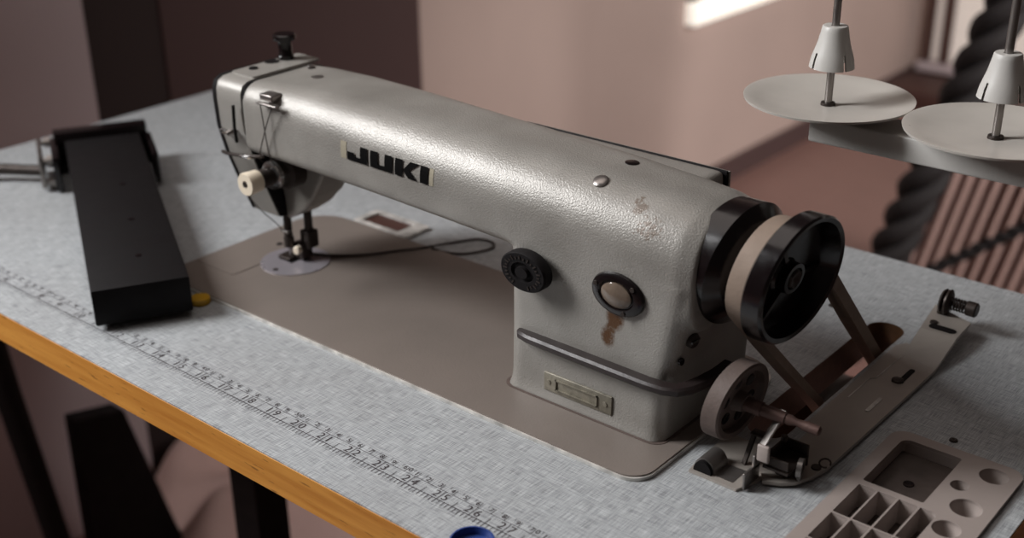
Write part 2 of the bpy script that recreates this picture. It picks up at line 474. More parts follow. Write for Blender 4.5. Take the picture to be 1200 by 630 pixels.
def front(x, z, off=.0004):
    h = BVH.ray_cast(Vector((x, -.2, z)), Vector((0, 1, 0)))
    return Vector((x, (h[0].y if h[0] else .119)-off, z)), (h[1] if h[0] else Vector((0, -1, 0)))
def top(x, y, off=.0):
    h = BVH.ray_cast(Vector((x, y, .5)), Vector((0, 0, -1)))
    return Vector((x, y, h[0].z+off)), h[1]

# thin line where the post meets the bed
sm.part('post_seam', MB().prism(rrect(.5797, .1153, .7102, .233, .010), .0030, .0037).bevel(.0003, 1, 60), M['rubber'])

# --- face plate at the needle end
fp = []
FX0, FX1 = .2885, .3185
ol = [(.1285, .1666), (.1235, .1640), (.1208, .1585), (.1205, .150), (.1215, .128), (.127, .105), (.134, .085), (.141, .066), (.147, .050), (.192, .050), (.207, .070), (.211, .10), (.212, .150), (.205, .163), (.190, .1672), (.135, .1672)]
b = MB().prism(ol, FX0, FX1, 'x').bevel(.004, 3, 30)
fpo = sm.part('face_plate', b, M['paint_plain'], smooth=50)
b = MB().prism([(y*.985+.0025, z*.99+.0008) for y, z in ol], FX1-.0002, FX1+.0022, 'x')
sm.part('face_plate_seam', b, M['black_matte'], label='dark seam behind the face plate')
b = MB().prism([(y+(.0004 if y > .16 else -.0004), z+.0003) for y, z in ol], FX0-.0035, FX0+.0008, 'x').bevel(.0016, 2, 30)  # black slab: shade of the left chamfer put in as colour
sm.part('face_edge_shade', b, M['black_matte'], label='black edge of the face plate, chamfer shade in its colour')
# raised cover strip on top of the head
b = MB().prism(rrect(.2905, .136, .3175, .204, .002), .1668, .1686).bevel(.0006, 2, 60)
sm.part('head_cover', b, M['paint_plain'])
sm.part('cover_screw', MB().lathe([(0, .0036), (.0012, .0034), (.0016, .002)], (.299, .151, .1685), seg=20), M['black_matte'])
sm.part('oil_hole', MB().lathe([(0, .0062), (.0008, .006), (.0007, .005)], (.2945, .1735, .1682), seg=24), M['black_matte'])
# presser adjusting screw
kb = MB().lathe([(0, .0062), (.003, .0066), (.0045, .0056), (.013, .0056), (.0150, .0062), (.0158, .0088), (.0172, .0094), (.0196, .0094), (.0206, .0082)], (.2965, .1865, .1685), seg=32)
sm.part('presser_screw', kb, M['black'], label='black presser adjusting screw on top of the head')
for (x, y, r, m) in ((.3255, .187, .0032, 'chrome'), (.333, .181, .0030, 'dark_metal')):
    q, nn = top(x, y)
    sm.part('screw', MB().lathe([(-.002, r), (.0008, r), (.0014, r*.6)], q, nn, 16), M[m])
q, nn = top(.3585, .164)
sm.part('oil_cap', MB().lathe([(-.002, .0050), (.0004, .0048), (.0010, .002)], q, nn, 24), M['steel'])
for (x, y, r, h, m) in ((.6435, .1395, .0052, .0018, 'steel'), (.6445, .1715, .0048, .0007, 'black')):
    q, nn = top(x, y)
    sm.part('oil_cap' if m == 'steel' else 'oil_hole', MB().lathe([(-.003, r), (h*.5, r*.96), (h, r*.7)], q, nn, 24), M[m])
# rear cover gasket and plate
b = MB().box((.5165, .2215, .083), (.6850, .2235, .1506), bevel=.0008)
sm.part('rear_gasket', b, M['black_matte'], label='black gasket on the rear cover')
b = MB().box((.5160, .2235, .082), (.6855, .2255, .1500), bevel=.0006)
sm.part('rear_cover', b, M['paint_plain'])

# --- maker's name on the arm
LX0, LX1, LZ0, LZ1 = .4378, .5155, .1336, .1455
W_, H_ = LX1-LX0, LZ1-LZ0
def decal(polys, off, sub=3):
    mb = MB()
    for pl in polys:
        b = bmesh.new(); f = b.faces.new([b.verts.new((LX0+u*W_, 0, LZ0+v*H_-.0012*u)) for u, v in pl])
        bmesh.ops.triangulate(b, faces=b.faces[:])
        bmesh.ops.subdivide_edges(b, edges=b.edges[:], cuts=sub, use_grid_fill=True)
        for v in b.verts: v.co = front(v.co.x, v.co.z, off)[0]
        mb.merge(b)
    return mb
J_ = [[(0, 0), (.255, 0), (.255, .30), (.09, .30), (.09, .52), (0, .52)], [(.165, .30), (.255, .30), (.255, 1), (.165, 1)]]
U_ = [[(.295, 0), (.57, 0), (.57, .28), (.295, .28)], [(.295, .28), (.39, .28), (.39, 1), (.295, 1)], [(.475, .28), (.57, .28), (.57, 1), (.475, 1)]]
K_ = [[(.605, 0), (.695, 0), (.695, 1), (.605, 1)], [(.685, .30), (.755, .40), (.895, 1), (.785, 1)], [(.698, .44), (.765, .58), (.875, 0), (.770, 0)]]
I_ = [[(.91, 0), (1, 0), (1, 1), (.91, 1)]]
for pg in ([(-.095, -.02), (-.02, -.02), (-.02, 1.05), (-.095, 1.05)], [(1.012, -.02), (1.06, -.02), (1.06, .97), (1.012, .97)]):
    sm.part('name_backing', decal([pg], .0003), M['backing'], smooth=0, label='yellowed film beside the lettering')
sm.part('name_lettering', decal(J_+U_+K_+I_, .0009), M['blackmark'], smooth=0, label='black capital lettering on the arm')

# --- badge, dial, oil window on the post
b = MB().box((.6158, .1178, .0105), (.6712, .1195, .0243), bevel=.0006)
bd = sm.part('badge', b, M['badge'], label='dirty metal badge on the post')
b = MB()
for lo, hi in (((.6258, .1168, .0205), (.6600, .118, .0213)), ((.6258, .1168, .0135), (.6600, .118, .0143)), ((.6258, .1168, .0135), (.6266, .118, .0213)), ((.6592, .1168, .0135), (.6600, .118, .0213))):
    b.box(lo, hi)
sm.part('badge_rim', b, M['badge'], parent=bd)
for x in (.6200, .6660): sm.part('rivet', MB().lathe([(0, .0018), (.0008, .0016)], (x, .1180, .0175), (0, -1, 0), 12), M['badge'], parent=bd)

# circles on the front look as sheared ellipses: y-plane discs with their own outline
def disc_map(cx, cz, A):
    (a, b_), (c, d) = A
    def f(v):
        u, w = v.x-cx, v.z-cz
        return Vector((cx+a*u+b_*w, v.y, cz+c*u+d*w))
    return f
SH = ((1.09, -.025), (-.025, .79))
def ydisc(prof, cx, y, cz, seg=48):
    return MB().lathe([(t, r) for t, r in prof], (cx, y, cz), (0, -1, 0), seg, True, disc_map(cx, cz, SH))
dl = sm.part('stitch_dial', ydisc([(0, .0120), (.004, .0120), (.0045, .0160), (.006, .0170), (.0125, .0170), (.0138, .0160), (.0138, .0085), (.0122, .0078), (.0122, .0050), (.0150, .0046), (.0150, .001)], .6076, .1195, .0981), M['black_matte'], label='black stitch length dial')
# raised numerals round the dial
b = MB()
for k in range(26):
    if k in (18, 19, 20): continue
    a = 2*PI*k/26; r0, r1 = .0112, .0112+(.0030 if k % 2 else .0018)
    f = disc_map(.6076, .0981, SH)
    for rr in (0,):
        d = Vector((math.cos(a), 0, math.sin(a))); t = Vector((-math.sin(a), 0, math.cos(a)))*.00045
        c0 = Vector((.6076, .1056, .0981))+d*r0; c1 = Vector((.6076, .1056, .0981))+d*r1
        q = [f(c0+t), f(c0-t), f(c1-t), f(c1+t)]
        b._add(q+[v+Vector((0, -.0005, 0)) for v in q], [(4, 5, 6, 7), (0, 1, 5, 4), (1, 2, 6, 5), (2, 3, 7, 6), (3, 0, 4, 7)])
sm.part('dial_mark', b, M['dark_metal'], parent=dl, smooth=0)
wn = sm.part('oil_window', ydisc([(0, .0172), (.0012, .0180), (.0030, .0172), (.0040, .0150), (.0040, .0122), (.0026, .0112), (.0026, .001)], .6735, .1195, .0981), M['black'], label='black ring of the oil window')
sm.part('window_lens', ydisc([(0, .0102), (.0034, .0102), (.0046, .0080), (.0053, .004), (.0055, .0005)], .6735, .1190, .0981), M['glass'], parent=wn, label='cloudy lens')
b = MB()
for a in (40, 160, 290):
    a = math.radians(a); f = disc_map(.6735, .0981, SH)
    p = f(Vector((.6735+.0147*math.cos(a), .1155, .0981+.0147*math.sin(a))))
    sm.part('ring_screw', MB().lathe([(0, .0017), (.0007, .0015)], p, (0, -1, 0), 12), M['dark_metal'], parent=wn)


# --- reverse feed lever: flat bar hugging the post and wrapping its right corner
rp = [(.5935, .1170), (.5965, .1135), (.605, .1115), (.640, .1105), (.680, .1098), (.700, .1095), (.712, .1105), (.7215, .1150), (.7270, .1230), (.7300, .135), (.7320, .150), (.7320, .166)]
def lever(i):
    p = Vector(rp[i]); t = (Vector(rp[min(i+1, len(rp)-1)])-Vector(rp[max(i-1, 0)])).normalized(); nrm = Vector((-t.y, t.x))
    w = .0085 if i > 1 else (.003 if i == 0 else .007)
    z0, z1 = .0440, .0495
    q = p+nrm*w
    return [(p.x, p.y, z0+.0012), (p.x+nrm.x*.001, p.y+nrm.y*.001, z0), (q.x, q.y, z0), (q.x, q.y, z1), (p.x+nrm.x*.0015, p.y+nrm.y*.0015, z1), (p.x, p.y, z1-.0015)]
sm.part('reverse_lever', MB().sweep(rp, lever), M['lever'], smooth=30, label='dark reverse lever wrapped round the post')
# screws on the right side of the post
sc = MB().lathe([(0, .0050), (.003, .0050), (.0038, .0042)], (.7165, .1345, .0745), (1, -.1, 0), 20)
so = sm.part('screw', sc, M['dark_metal'])
sm.part('screw_slot', MB().box((.7200, .1300, .0737), (.7208, .1390, .0753)), M['black'], parent=so)
sm.part('screw', MB().lathe([(0, .0026), (.0015, .0024)], (.7145, .1275, .0615), (1, -.1, 0), 16), M['black'])

# --- handwheel
WA = Vector((math.cos(-.107)*math.cos(-.137), math.sin(-.107)*math.cos(-.137), math.sin(-.137)))
WC = Vector((.772, .166, .118))
def wl(prof, seg=72): return MB().lathe(prof, WC, WA, seg, shift=(1, 0, 0))
hw = sm.part('handwheel', wl([(-.0580, .0330), (-.0572, .0395), (-.0562, .0404), (-.0400, .0404), (-.0392, .0397), (-.0355, .0345), (-.0290, .0270), (-.0190, .0280), (-.0145, .0395), (-.0125, .0420), (-.0015, .0418),
                              (0, .0406), (-.0008, .0378), (-.0125, .0350), (-.0135, .0120), (-.0120, .0105), (-.0080, .0100), (-.0060, .0098), (-.0058, .0072), (-.0080, .0068), (-.0080, .001)]), M['black'], smooth=30, label='glossy black handwheel with groove for the belt')
b = MB()
u = Vector((0, 0, 1)); u = (u-WA*u.dot(WA)).normalized(); w = WA.cross(u)
for k in range(3):
    a = math.radians(25+120*k); d = u*math.cos(a)+w*math.sin(a); e = WA.cross(d)
    c0 = WC-Vector((.0135, 0, 0)); q = []
    for (rr, h) in ((.0095, .0045), (.0352, .0025)):
        for sgn in (-1, 1): q.append(c0+d*rr+e*sgn*.0022)
        for sgn in (-1, 1): q.append(c0+d*rr+e*sgn*.0014+WA*h)
    b._add(q, [(0, 1, 5, 4), (2, 3, 7, 6), (0, 2, 6, 4), (1, 3, 7, 5), (0, 1, 3, 2), (4, 5, 7, 6)])
sm.part('spoke', b, M['black'], parent=hw)
sm.part('hub_screw', MB().lathe([(-.009, .0066), (-.0055, .0066), (-.0048, .0056), (-.0055, .0030), (-.0065, .001)], WC, WA, 6, shift=(1, 0, 0)), M['dark_metal'], parent=hw)
sm.part('wheel_bushing', MB().lathe([(-.075, .030), (-.0575, .030)], WC, WA, 40, shift=(1, 0, 0)), M['black_matte'])

# --- tension assembly on the head
TC = Vector((.3405, .131, .0965))
tn = sm.part('tension_discs', MB().lathe([(-.006, .0085), (.001, .0100), (.0022, .0112), (.0032, .0112), (.0038, .0095), (.0044, .0112), (.0054, .0112), (.0062, .009), (.0068, .005)], TC, (0, -1, 0), 32), M['chrome'], label='tension discs')
b = MB(); pts = []
for k in range(90):
    a = k*.5; pts.append((TC.x+.0068*math.cos(a), TC.y-.0068-.012*k/90, TC.z+.0068*math.sin(a)))
b.tube(pts, .0009, 6)
sm.part('tension_spring', b, M['dark_metal'], parent=tn)
sm.part('tension_core', MB().lathe([(0, .0060), (.0125, .0058), (.0125, .003)], TC-Vector((0, .0068, 0)), (0, -1, 0), 24), M['black_matte'], parent=tn)
sm.part('tension_post', MB().cyl(TC, TC-Vector((0, .0315, 0)), .0022), M['dark_metal'], parent=tn)
sm.part('tension_nut', MB().lathe([(.0180, .0060), (.0188, .0084), (.0300, .0092), (.0312, .0086), (.0312, .0030), (.0295, .0024), (.0295, .0005)], TC, (0, -1, 0), 32), M['cream'], parent=tn, label='cream tension nut')
# check spring guard behind the discs
sm.part('tension_base', MB().lathe([(-.028, .0145), (-.006, .0145), (-.0045, .012)], TC, (0, -1, 0), 32), M['dark_metal'])
# thread guides
p, nn = front(.352, .1625)
g = MB().box((.3465, .1165, .1605), (.3605, .1275, .1655), bevel=.001).box((.3455, .1130, .1580), (.3685, .1175, .1597), bevel=.0006)
sm.part('thread_guide', g, M['steel'], label='thread guide plate near the top of the head')
sm.part('thread_guide', MB().tube([(.3035, .124, .1235), (.3030, .117, .1265), (.3015, .1145, .1290), (.2990, .1140, .1280), (.2975, .1165, .1255), (.2975, .122, .1225)], .0013, 8), M['chrome'], label='small chrome hook guide')
sm.part('thread_guide', MB().tube([(.2935, .1175, .1085), (.300, .1155, .1090), (.312, .1145, .1105), (.326, .1150, .1125), (.338, .1165, .1140), (.3425, .119, .1145)], .0014, 8), M['dark_metal'], label='dark wire guide across the face plate')
sm.part('thread_guide', MB().tube([(.3200, .1140, .1115), (.3245, .1125, .1125), (.3300, .1135, .1125), (.3320, .118, .1115)], .0015, 8), M['chrome'], label='small bright eyelet guide')
sm.part('take_up_lever', MB().tube([(.3095, .150, .1200), (.3085, .126, .1265), (.3075, .1165, .1280), (.3065, .1135, .1262)], .0019, 8), M['steel'])
sm.part('guide_bar', MB().tube([(.3140, .1165, .150), (.3135, .1160, .132), (.3140, .1165, .1205)], .0013, 8), M['black_matte'])
# needle bar and presser foot
NX, NY = .3085, .169
sm.part('needle_bar', MB().cyl((NX, NY-.006, .022), (NX, NY-.006, .060), .0034).cyl((NX, NY-.006, .016), (NX, NY-.006, .024), .0044), M['dark_metal'])
sm.part('needle', MB().lathe([(0, .0003), (.004, .0007), (.020, .0008)], (NX, NY-.006, .0045), seg=8), M['chrome'])
sm.part('presser_bar', MB().cyl((NX+.012, NY+.006, .018), (NX+.012, NY+.006, .060), .0036).box((NX+.0065, NY+.0005, .015), (NX+.0175, NY+.0115, .030), bevel=.001), M['dark_metal'])
pf = MB().box((NX-.0105, NY-.011, .0046), (NX+.004, NY+.002, .0066), bevel=.0006).box((NX-.002, NY-.004, .0055), (NX+.013, NY+.008, .0175), bevel=.0012)
sm.part('presser_foot', pf, M['dark_metal'])
sm.part('foot_screw', MB().lathe([(0, .0036), (.004, .0036), (.005, .0028)], (NX+.009, NY-.0035, .0145), (.2, -1, 0), 20), M['cream'])
sm.part('thread_guide', MB().box((NX-.003, NY-.012, .030), (NX+.006, NY-.006, .0315), bevel=.0004), M['steel'], label='guide above the needle')

# threads
def thread(label, pts, r=.00045, cat='thread', group=None):
    b = MB(); P = [Vector(p) for p in pts]
    out = []
    for i in range(len(P)-1):
        p0, p1, p2, p3 = P[max(i-1, 0)], P[i], P[i+1], P[min(i+2, len(P)-1)]
        for k in range(6):
            t = k/6
            out.append(.5*((2*p1)+(p2-p0)*t+(2*p0-5*p1+4*p2-p3)*t*t+(3*p1-p0-3*p2+p3)*t**3))
    out.append(P[-1]); b.tube(out, r, 6)
    return solo('sewing_thread', label, cat, b, M['thread'], tuple(P[0]), group)
thread('thread crossing left from the upper guide to the tension discs', [(.3635, .1140, .1590), (.353, .1145, .140), (.3405, .1165, .1160), (.336, .1225, .107)])
thread('thread crossing right from the upper guide to the tension discs', [(.3500, .1140, .1590), (.3515, .1145, .140), (.353, .1155, .120), (.351, .1210, .108)])
thread('loose thread running from the tension discs down to the needle', [(.3290, .1220, .099), (.3080, .1250, .078), (.3015, .1400, .056), (.3065, .158, .032), (.3085, .163, .010)], .0004)
tp = [(.312, .1745), (.3165, .1800), (.3322, .1887), (.3535, .208), (.3698, .2324), (.3803, .2476), (.3878, .2772), (.4002, .2967), (.415, .2988), (.4223, .2881), (.4124, .2663), (.3985, .2590), (.3870, .2520)]
thread('dark thread tail lying across the bed and looping behind it', [(x, y, .0048 if y < .2545 else .0016) for x, y in tp], .0011)

# ------------------------------------------------------------------ drive belt
GC = WC-Vector((.0225, 0, 0))
by = Vector((.70, -.714)); by.normalize(); bn = Vector((-by.y, by.x))     # run direction in (y,z), normal
pts = []
far = Vector((GC.y, GC.z))+by*.46
for k in range(25):
    a = PI*k/24
    v = Vector((GC.y, GC.z))-by*math.sin(a)*.0318+bn*math.cos(a)*.0318; pts.append((v.x, v.y, 0))
def runpt(a0, b0, n=10): return [(a0+(b0-a0)*t/n) for t in range(1, n+1)]
bl = [Vector((p[0], p[1])) for p in pts]
e1 = far-bn*.030; e0 = far+bn*.030
loop = bl+runpt(bl[-1], e1)
for k in range(1, 12):
    a = PI*k/12; loop.append(far-bn*math.cos(a)*.030+by*math.sin(a)*.030)
loop += runpt(e0, bl[0])[:-1]
loop = [e0]+loop
cen = sum(loop, Vector((0, 0)))/len(loop)
b = MB(); vs = []; fs = []; N = len(loop)
for i in range(N):
    t = (loop[(i+1) % N]-loop[i-1]).normalized(); nr = Vector((t.y, -t.x))
    if nr.dot(loop[i]-cen) < 0: nr = -nr
    dv = loop[i]-Vector((GC.y, GC.z)); wt = max(0, 1-max(0, dv.length-.04)/.10)
    xo = (.108*dv.x+.139*dv.y)*wt
    o_, i_ = loop[i]+nr*.0030, loop[i]-nr*.0040
    for (v, hw_) in ((o_, .0056), (i_, .0036)):
        for s_ in (-1, 1): vs.append((GC.x+xo+s_*hw_, v.x, v.y))
for i in range(N):
    j = (i+1) % N
    for a, c in ((0, 1), (1, 3), (3, 2), (2, 0)): fs.append((4*i+a, 4*i+c, 4*j+c, 4*j+a))
b._add(vs, fs)
solo('drive_belt', 'worn tan V-belt round the handwheel running down through the slot in the table', 'belt', b, M['belt'], (GC.x, .17, 0))

# ------------------------------------------------------------------ bobbin winder
bw = Thing('bobbin_winder', 'steel bobbin winder with rubber wheel on a long plate beside the belt slot', 'bobbin winder', (.785, .2, 0))
pl = [(.7735, .150), (.7735, .2535), (.7733, .2778), (.7765, .2808), (.7772, .322), (.7772, .327), (.8040, .3187), (.8032, .2482), (.8020, .160), (.7990, .146), (.7940, .1345), (.7870, .1280), (.7780, .1235), (.7735, .130)]
bw.part('lever_plate', MB().prism(pl, .0016, .0040).bevel(.0006, 2, 50), M['steel_plate'])
bw.part('under_plate', MB().prism([(.7655, .20), (.7655, .340), (.7705, .3475), (.7765, .345), (.7775, .20)], .0002, .0016), M['steel_plate'])
# bent riser and tab carrying the tension
def quadplate(P, th):
    A = [Vector(p) for p in P]; nrm = (A[1]-A[0]).cross(A[3]-A[0]).normalized()*th
    return A+[a-nrm for a in A], [(0, 1, 2, 3), (4, 5, 6, 7), (0, 1, 5, 4), (1, 2, 6, 5), (2, 3, 7, 6), (3, 0, 4, 7)]
rz = .0125
br = MB()
br._add(*quadplate([(.7772, .325, .0040), (.8040, .3175, .0040), (.8025, .3565, rz), (.7755, .3555, rz)], .002))
br._add(*quadplate([(.7755, .3555, rz), (.8025, .3565, rz), (.8012, .3855, rz), (.7690, .3985, rz)], .002))
bw.part('tension_bracket', br, M['steel_plate'])
bw.part('bracket_slot', MB().prism(rrect(.7790, .3595, .7990, .3670, .0036), rz+.0001, rz+.0004), M['black_matte'])
bw.part('bracket_screw', MB().lathe([(0, .0030), (.0012, .0026)], (.7800, .3690, rz), seg=16), M['dark_metal'])
TD = Vector((.7815, .3900, .0215)); tax = Vector((1, .0, -.02)).normalized()
td = bw.part('tension_disc', MB().lathe([(-.0060, .0040), (-.0050, .0085), (-.0035, .0095), (-.0020, .0060), (-.0012, .0095), (.0002, .0098), (.0012, .0080), (.0024, .0040)], TD, tax, 32).box((TD.x-.006, TD.y-.006, rz), (TD.x+.001, TD.y+.006, TD.z), bevel=.001), M['dark_metal'])
b = MB().tube([TD+tax*(.002+.0115*k/80)+Vector((0, .0044*math.cos(k*.42), .0044*math.sin(k*.42))) for k in range(81)], .0007, 6)
bw.part('spring', b, M['dark_metal'], parent=td)
bw.part('spindle', MB().cyl(TD, TD+tax*.021, .0016), M['dark_metal'], parent=td)
bw.part('thumb_nut', MB().lathe([(.0135, .0045), (.0142, .0056), (.0205, .0056), (.0215, .0046), (.0215, .002)], TD, tax, 18), M['dark_metal'], parent=td)
# slots and screw on the lever plate
bw.part('plate_slot', MB().prism(rrect(.7900, .286, .7940, .308, .0019), .0040, .0043), M['black_matte'])
bw.part('plate_screw', MB().lathe([(0, .0042), (.0014, .0040), (.0020, .0030)], (.7902, .2865, .0040), seg=20), M['dark_metal'])
bw.part('plate_rim', MB().tube([(.7738, .2450, .0041), (.7738, .2776, .0041), (.7769, .2808, .0041), (.7776, .3215, .0041)], .0004, 6), M['bare'], label='thin bright strip along the plate edge')  # thin pale strip along the stepped edge
bw.part('bright_slot', MB().prism(rrect(.7900, .236, .7928, .258, .0013), .0040, .0045), M['bare'], label='bright slot in the plate')
# base plate with clip and lugs
bw.part('base_plate', MB().prism([(.7360, .1085), (.7690, .1085), (.7745, .125), (.7760, .160), (.7340, .160), (.7340, .125)], .0002, .0020).bevel(.0005, 1, 50), M['steel_plate'])
cp = []
for k in range(11):
    a = PI*k/10; cp.append((.7440-.0072*math.cos(a)+.0, .0020+.0090*math.sin(a)))
cl = MB(); prof = cp+[(.7640, .0022)]
vs = []; fs = []
outp = [(x, z) for x, z in prof]; inn = [(x+( .0009 if x < .744 else -.0009), max(z-.0009, .0016)) for x, z in prof]
polyc = outp+inn[::-1]
cl.prism([(x, z) for x, z in polyc], .1130, .1290, 'y')
co = bw.part('spring_clip', cl, M['steel'])
bw.part('rubber_block', MB().prism([(.7440-.0062*math.cos(PI*k/10), .0021+.0078*math.sin(PI*k/10)) for k in range(11)], .1105, .1250, 'y'), M['black_matte'], parent=co, label='black rubber block')
bw.part('upright_lug', MB().box((.7712, .1110, .0015), (.7728, .1290, .0125), bevel=.0004).box((.7712, .1215, .0100), (.7728, .1290, .0200), bevel=.0004), M['steel'])
bw.part('pressure_pad', MB().box((.7735, .1215, .0175), (.7815, .1240, .0290), bevel=.0011), M['tray'], label='pale grey thumb pad')
# small frame that carries the spindle
fm = MB()
fm.box((.7760, .1260, .0145), (.7925, .1276, .0205), bevel=.0004).box((.7760, .1510, .0060), (.7925, .1526, .0205), bevel=.0004)
fm.box((.7760, .1260, .0120), (.7776, .1526, .0205), bevel=.0004).box((.7760, .1260, .0115), (.7925, .1526, .0130)).box((.7800, .135, .0035), (.7880, .145, .0120))
bw.part('spindle_frame', fm, M['dark_metal'])
bw.part('collar_lug', MB().lathe([(-.0015, .0032), (-.0015, .0062), (.0015, .0062), (.0015, .0032)], (.7945, .1385, .0120), (1, .25, 0), 24, False).box((.7935, .1365, .0040), (.7955, .1405, .0070)), M['steel'])
bw.part('trip_lever', MB().box((.7725, .1345, .0300), (.7755, .1395, .0330), bevel=.0005)._add(*quadplate([(.7720, .1280, .0260), (.7760, .1265, .0260), (.7790, .1440, .0430), (.7750, .1450, .0430)], .0016)), M['steel'])
bw.part('trip_lever', MB()._add(*quadplate([(.7570, .1350, .0020), (.7600, .1335, .0020), (.7610, .1430, .0200), (.7580, .1440, .0200)], .0014)).box((.757, .143, .0185), (.7690, .150, .0200), bevel=.0004), M['dark_metal'])
bw.part('set_screw', MB().lathe([(0, .0022), (.003, .0022), (.0035, .0018)], (.7780, .1475, .0205), (0, 0, 1), 14), M['dark_metal'])
# friction wheel and spindle
VC = Vector((.7545, .1370, .0430)); VA = Vector((math.cos(-.09)*math.cos(-.14), math.sin(-.09)*math.cos(-.14), math.sin(-.14)))
fw = bw.part('friction_wheel', MB().lathe([(-.0125, .0240), (-.0115, .0262), (-.0010, .0262), (0, .0250), (-.0004, .0215), (-.0045, .0205), (-.0045, .0070), (0, .0062), (.002, .0058), (.002, .001)], VC, VA, 56, shift=(1, 0, 0)), M['rubber'], label='dusty brown rubber friction wheel')
b = MB(); u = Vector((0, 0, 1)); u = (u-VA*u.dot(VA)).normalized(); w = VA.cross(u)
for k in range(6):
    a = 2*PI*k/6+.3; b.lathe([(-.0046, .0042), (-.0041, .0040), (-.0044, .0035)], VC+(u*math.cos(a)+w*math.sin(a))*.0140, VA, 18)
bw.part('wheel_hole', b, M['black'], parent=fw)
sa = Vector((1, .10, -.08)).normalized()
bw.part('spindle', MB().lathe([(0, .0046), (.012, .0046), (.012, .0038), (.027, .0038), (.027, .0030)], VC, sa, 24), M['rust'])
bw.part('bobbin_spindle', MB().lathe([(.026, .0030), (.030, .0034), (.034, .0022), (.040, .0032), (.048, .0032), (.049, .0020)], VC, sa, 20), M['rust'], label='rust red bobbin spindle')
bw.part('thread_eyelet', MB().tube([(.8005+.0035*math.cos(a*.5), .1590+.0030*math.sin(a*.5), .0075+.0014*math.sin(a*.5)) for a in range(12)], .0006, 6).lathe([(0, .0032), (.0010, .0030)], (.7965, .1560, .0040), seg=14), M['dark_metal'])

# ------------------------------------------------------------------ tray let into the table
ty = Thing('bobbin_tray', 'taupe plastic compartment tray let into the right end of the table', 'tray', (.856, .13, 0))
pk1 = rrect(.8232, .1635, .8610, .2225, (.0015, .0015, .002, .006))
xs = [.8230, .8352, .8480, .8610, .8725]; ys = [.032, .0622, .0925, .1228, .1590]
rd = [(.8828, .2160, .0086), (.8705, .1940, .0055), (.8822, .1742, .0092), (.8812, .1480, .0082)]
holes = [pk1]
for i in range(4):
    for j in range(4):
        holes.append(rrect(xs[i]+.0006, max(ys[j], .037)+.0006, xs[i+1]-.0006, ys[j+1]-.0006, (.0008, .0008, .004 if (i == 3 and j == 3) else .0008, .0008)))
holes += [circ(*q) for q in rd]
ty.part('tray_top', MB().holed(rrect(trx0, try0, trx1, try1, .010), holes, .0006, .0030).bevel(.0005, 2, 60), M['tray'])
hb = [rrect(.8234, .1637, .8608, .2223, .002)]+[rrect(xs[i]+.0007, max(ys[j], .037)+.0007, xs[i+1]-.0007, ys[j+1]-.0007, .0008) for i in range(4) for j in range(4)]+[circ(x, y, r*.985) for x, y, r in rd]
ty.part('tray_wall', MB().holed(rrect(trx0+.0025, try0+.0025, trx1-.0025, try1-.0025, .008), hb, -.0135, .0008), M['tray'])
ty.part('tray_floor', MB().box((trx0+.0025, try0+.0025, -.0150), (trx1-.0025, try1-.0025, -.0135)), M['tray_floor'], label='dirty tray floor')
b = MB()
for x, y, r in rd: b.lathe([(.0008, r), (-.005, r*.82), (-.010, r*.55), (-.0125, r*.2)], (x, y, .0005), seg=28, cap=False)
ty.part('round_cup', b, M['tray'])
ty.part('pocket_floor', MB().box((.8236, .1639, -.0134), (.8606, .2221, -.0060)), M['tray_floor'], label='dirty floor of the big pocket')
ty.part('floor_screw', MB().lathe([(0, .0034), (.0008, .0032), (.0005, .001)], (.8420, .189, -.0060), seg=18), M['black'])

# ------------------------------------------------------------------ motor under the table
mo = Thing('clutch_motor', 'dark clutch motor hung under the table below the belt slot', 'motor', (.58, .49, -.21))
mo.part('motor_body', MB().lathe([(0, .03), (.004, .060), (.02, .074), (.19, .074), (.20, .060), (.23, .050), (.235, .012)], (.47, .49, -.21), (1, 0, 0), 40), M['dark_metal'])
mo.part('motor_pulley', MB().lathe([(-.008, .020), (-.008, .031), (-.002, .0245), (.002, .0245), (.008, .031), (.008, .020)], (GC.x, far.x, far.y), (1, 0, 0), 32).cyl((.70, far.x, far.y), (GC.x+.010, far.x, far.y), .008), M['steel'])
mo.part('motor_bracket', MB().box((.54, .44, -.15), (.62, .47, -.0268), bevel=.003), M['black_matte'])

# ------------------------------------------------------------------ blue cap at the front
b = MB().lathe([(0, .0122), (.0050, .0130), (.0058, .0128), (.0058, .0118), (.0012, .0114), (.0012, .0005)], (.6832, -.0310, 0.0003), seg=40)
solo('bottle_cap', 'small blue plastic cap standing upside down on the front edge of the table', 'cap', b, M['blue'], (.6832, -.0310, 0))
# amber item by the black box
b = MB().lathe([(0, .008), (.002, .0085), (.0045, .0078), (.005, .006), (.0048, .001)], (.3100, .0680, .0002), seg=32)
solo('amber_cap', 'yellow plastic piece half hidden behind the near end of the black box', 'cap', b, M['amber'], (.310, .068, 0))

# ------------------------------------------------------------------ long black box with its yoke
u2 = Vector((-.872, .489, 0)).normalized(); w2 = Vector((-u2.y, u2.x, 0)); w2 = -w2 if w2.y < 0 else w2
P0 = Vector((.2905, -.0125, 0)); L, W2, H2 = .385, .0720, .0338
def loc(a, b_, z): return P0+u2*a+w2*b_+Vector((0, 0, z))
def lbox(a0, a1, b0, b1, z0, z1, bev=0.):
    mb = MB(); b = bmesh.new(); bmesh.ops.create_cube(b, size=1)
    for v in b.verts: v.co = Vector(((a0+a1)/2+v.co.x*(a1-a0), (b0+b1)/2+v.co.y*(b1-b0), (z0+z1)/2+v.co.z*(z1-z0)))
    if bev: bmesh.ops.bevel(b, geom=list(b.edges), offset=bev, segments=2, profile=.5, affect='EDGES')
    for v in b.verts: v.co = loc(*v.co)
    return mb.merge(b)
bb = Thing('black_box', 'long black metal box lying at the left end of the table beside the machine', 'box', tuple(loc(.19, .037, 0)))
bx = bb.part('housing', lbox(0, L, 0, W2, .0045, H2, .0015), M['black_matte'])
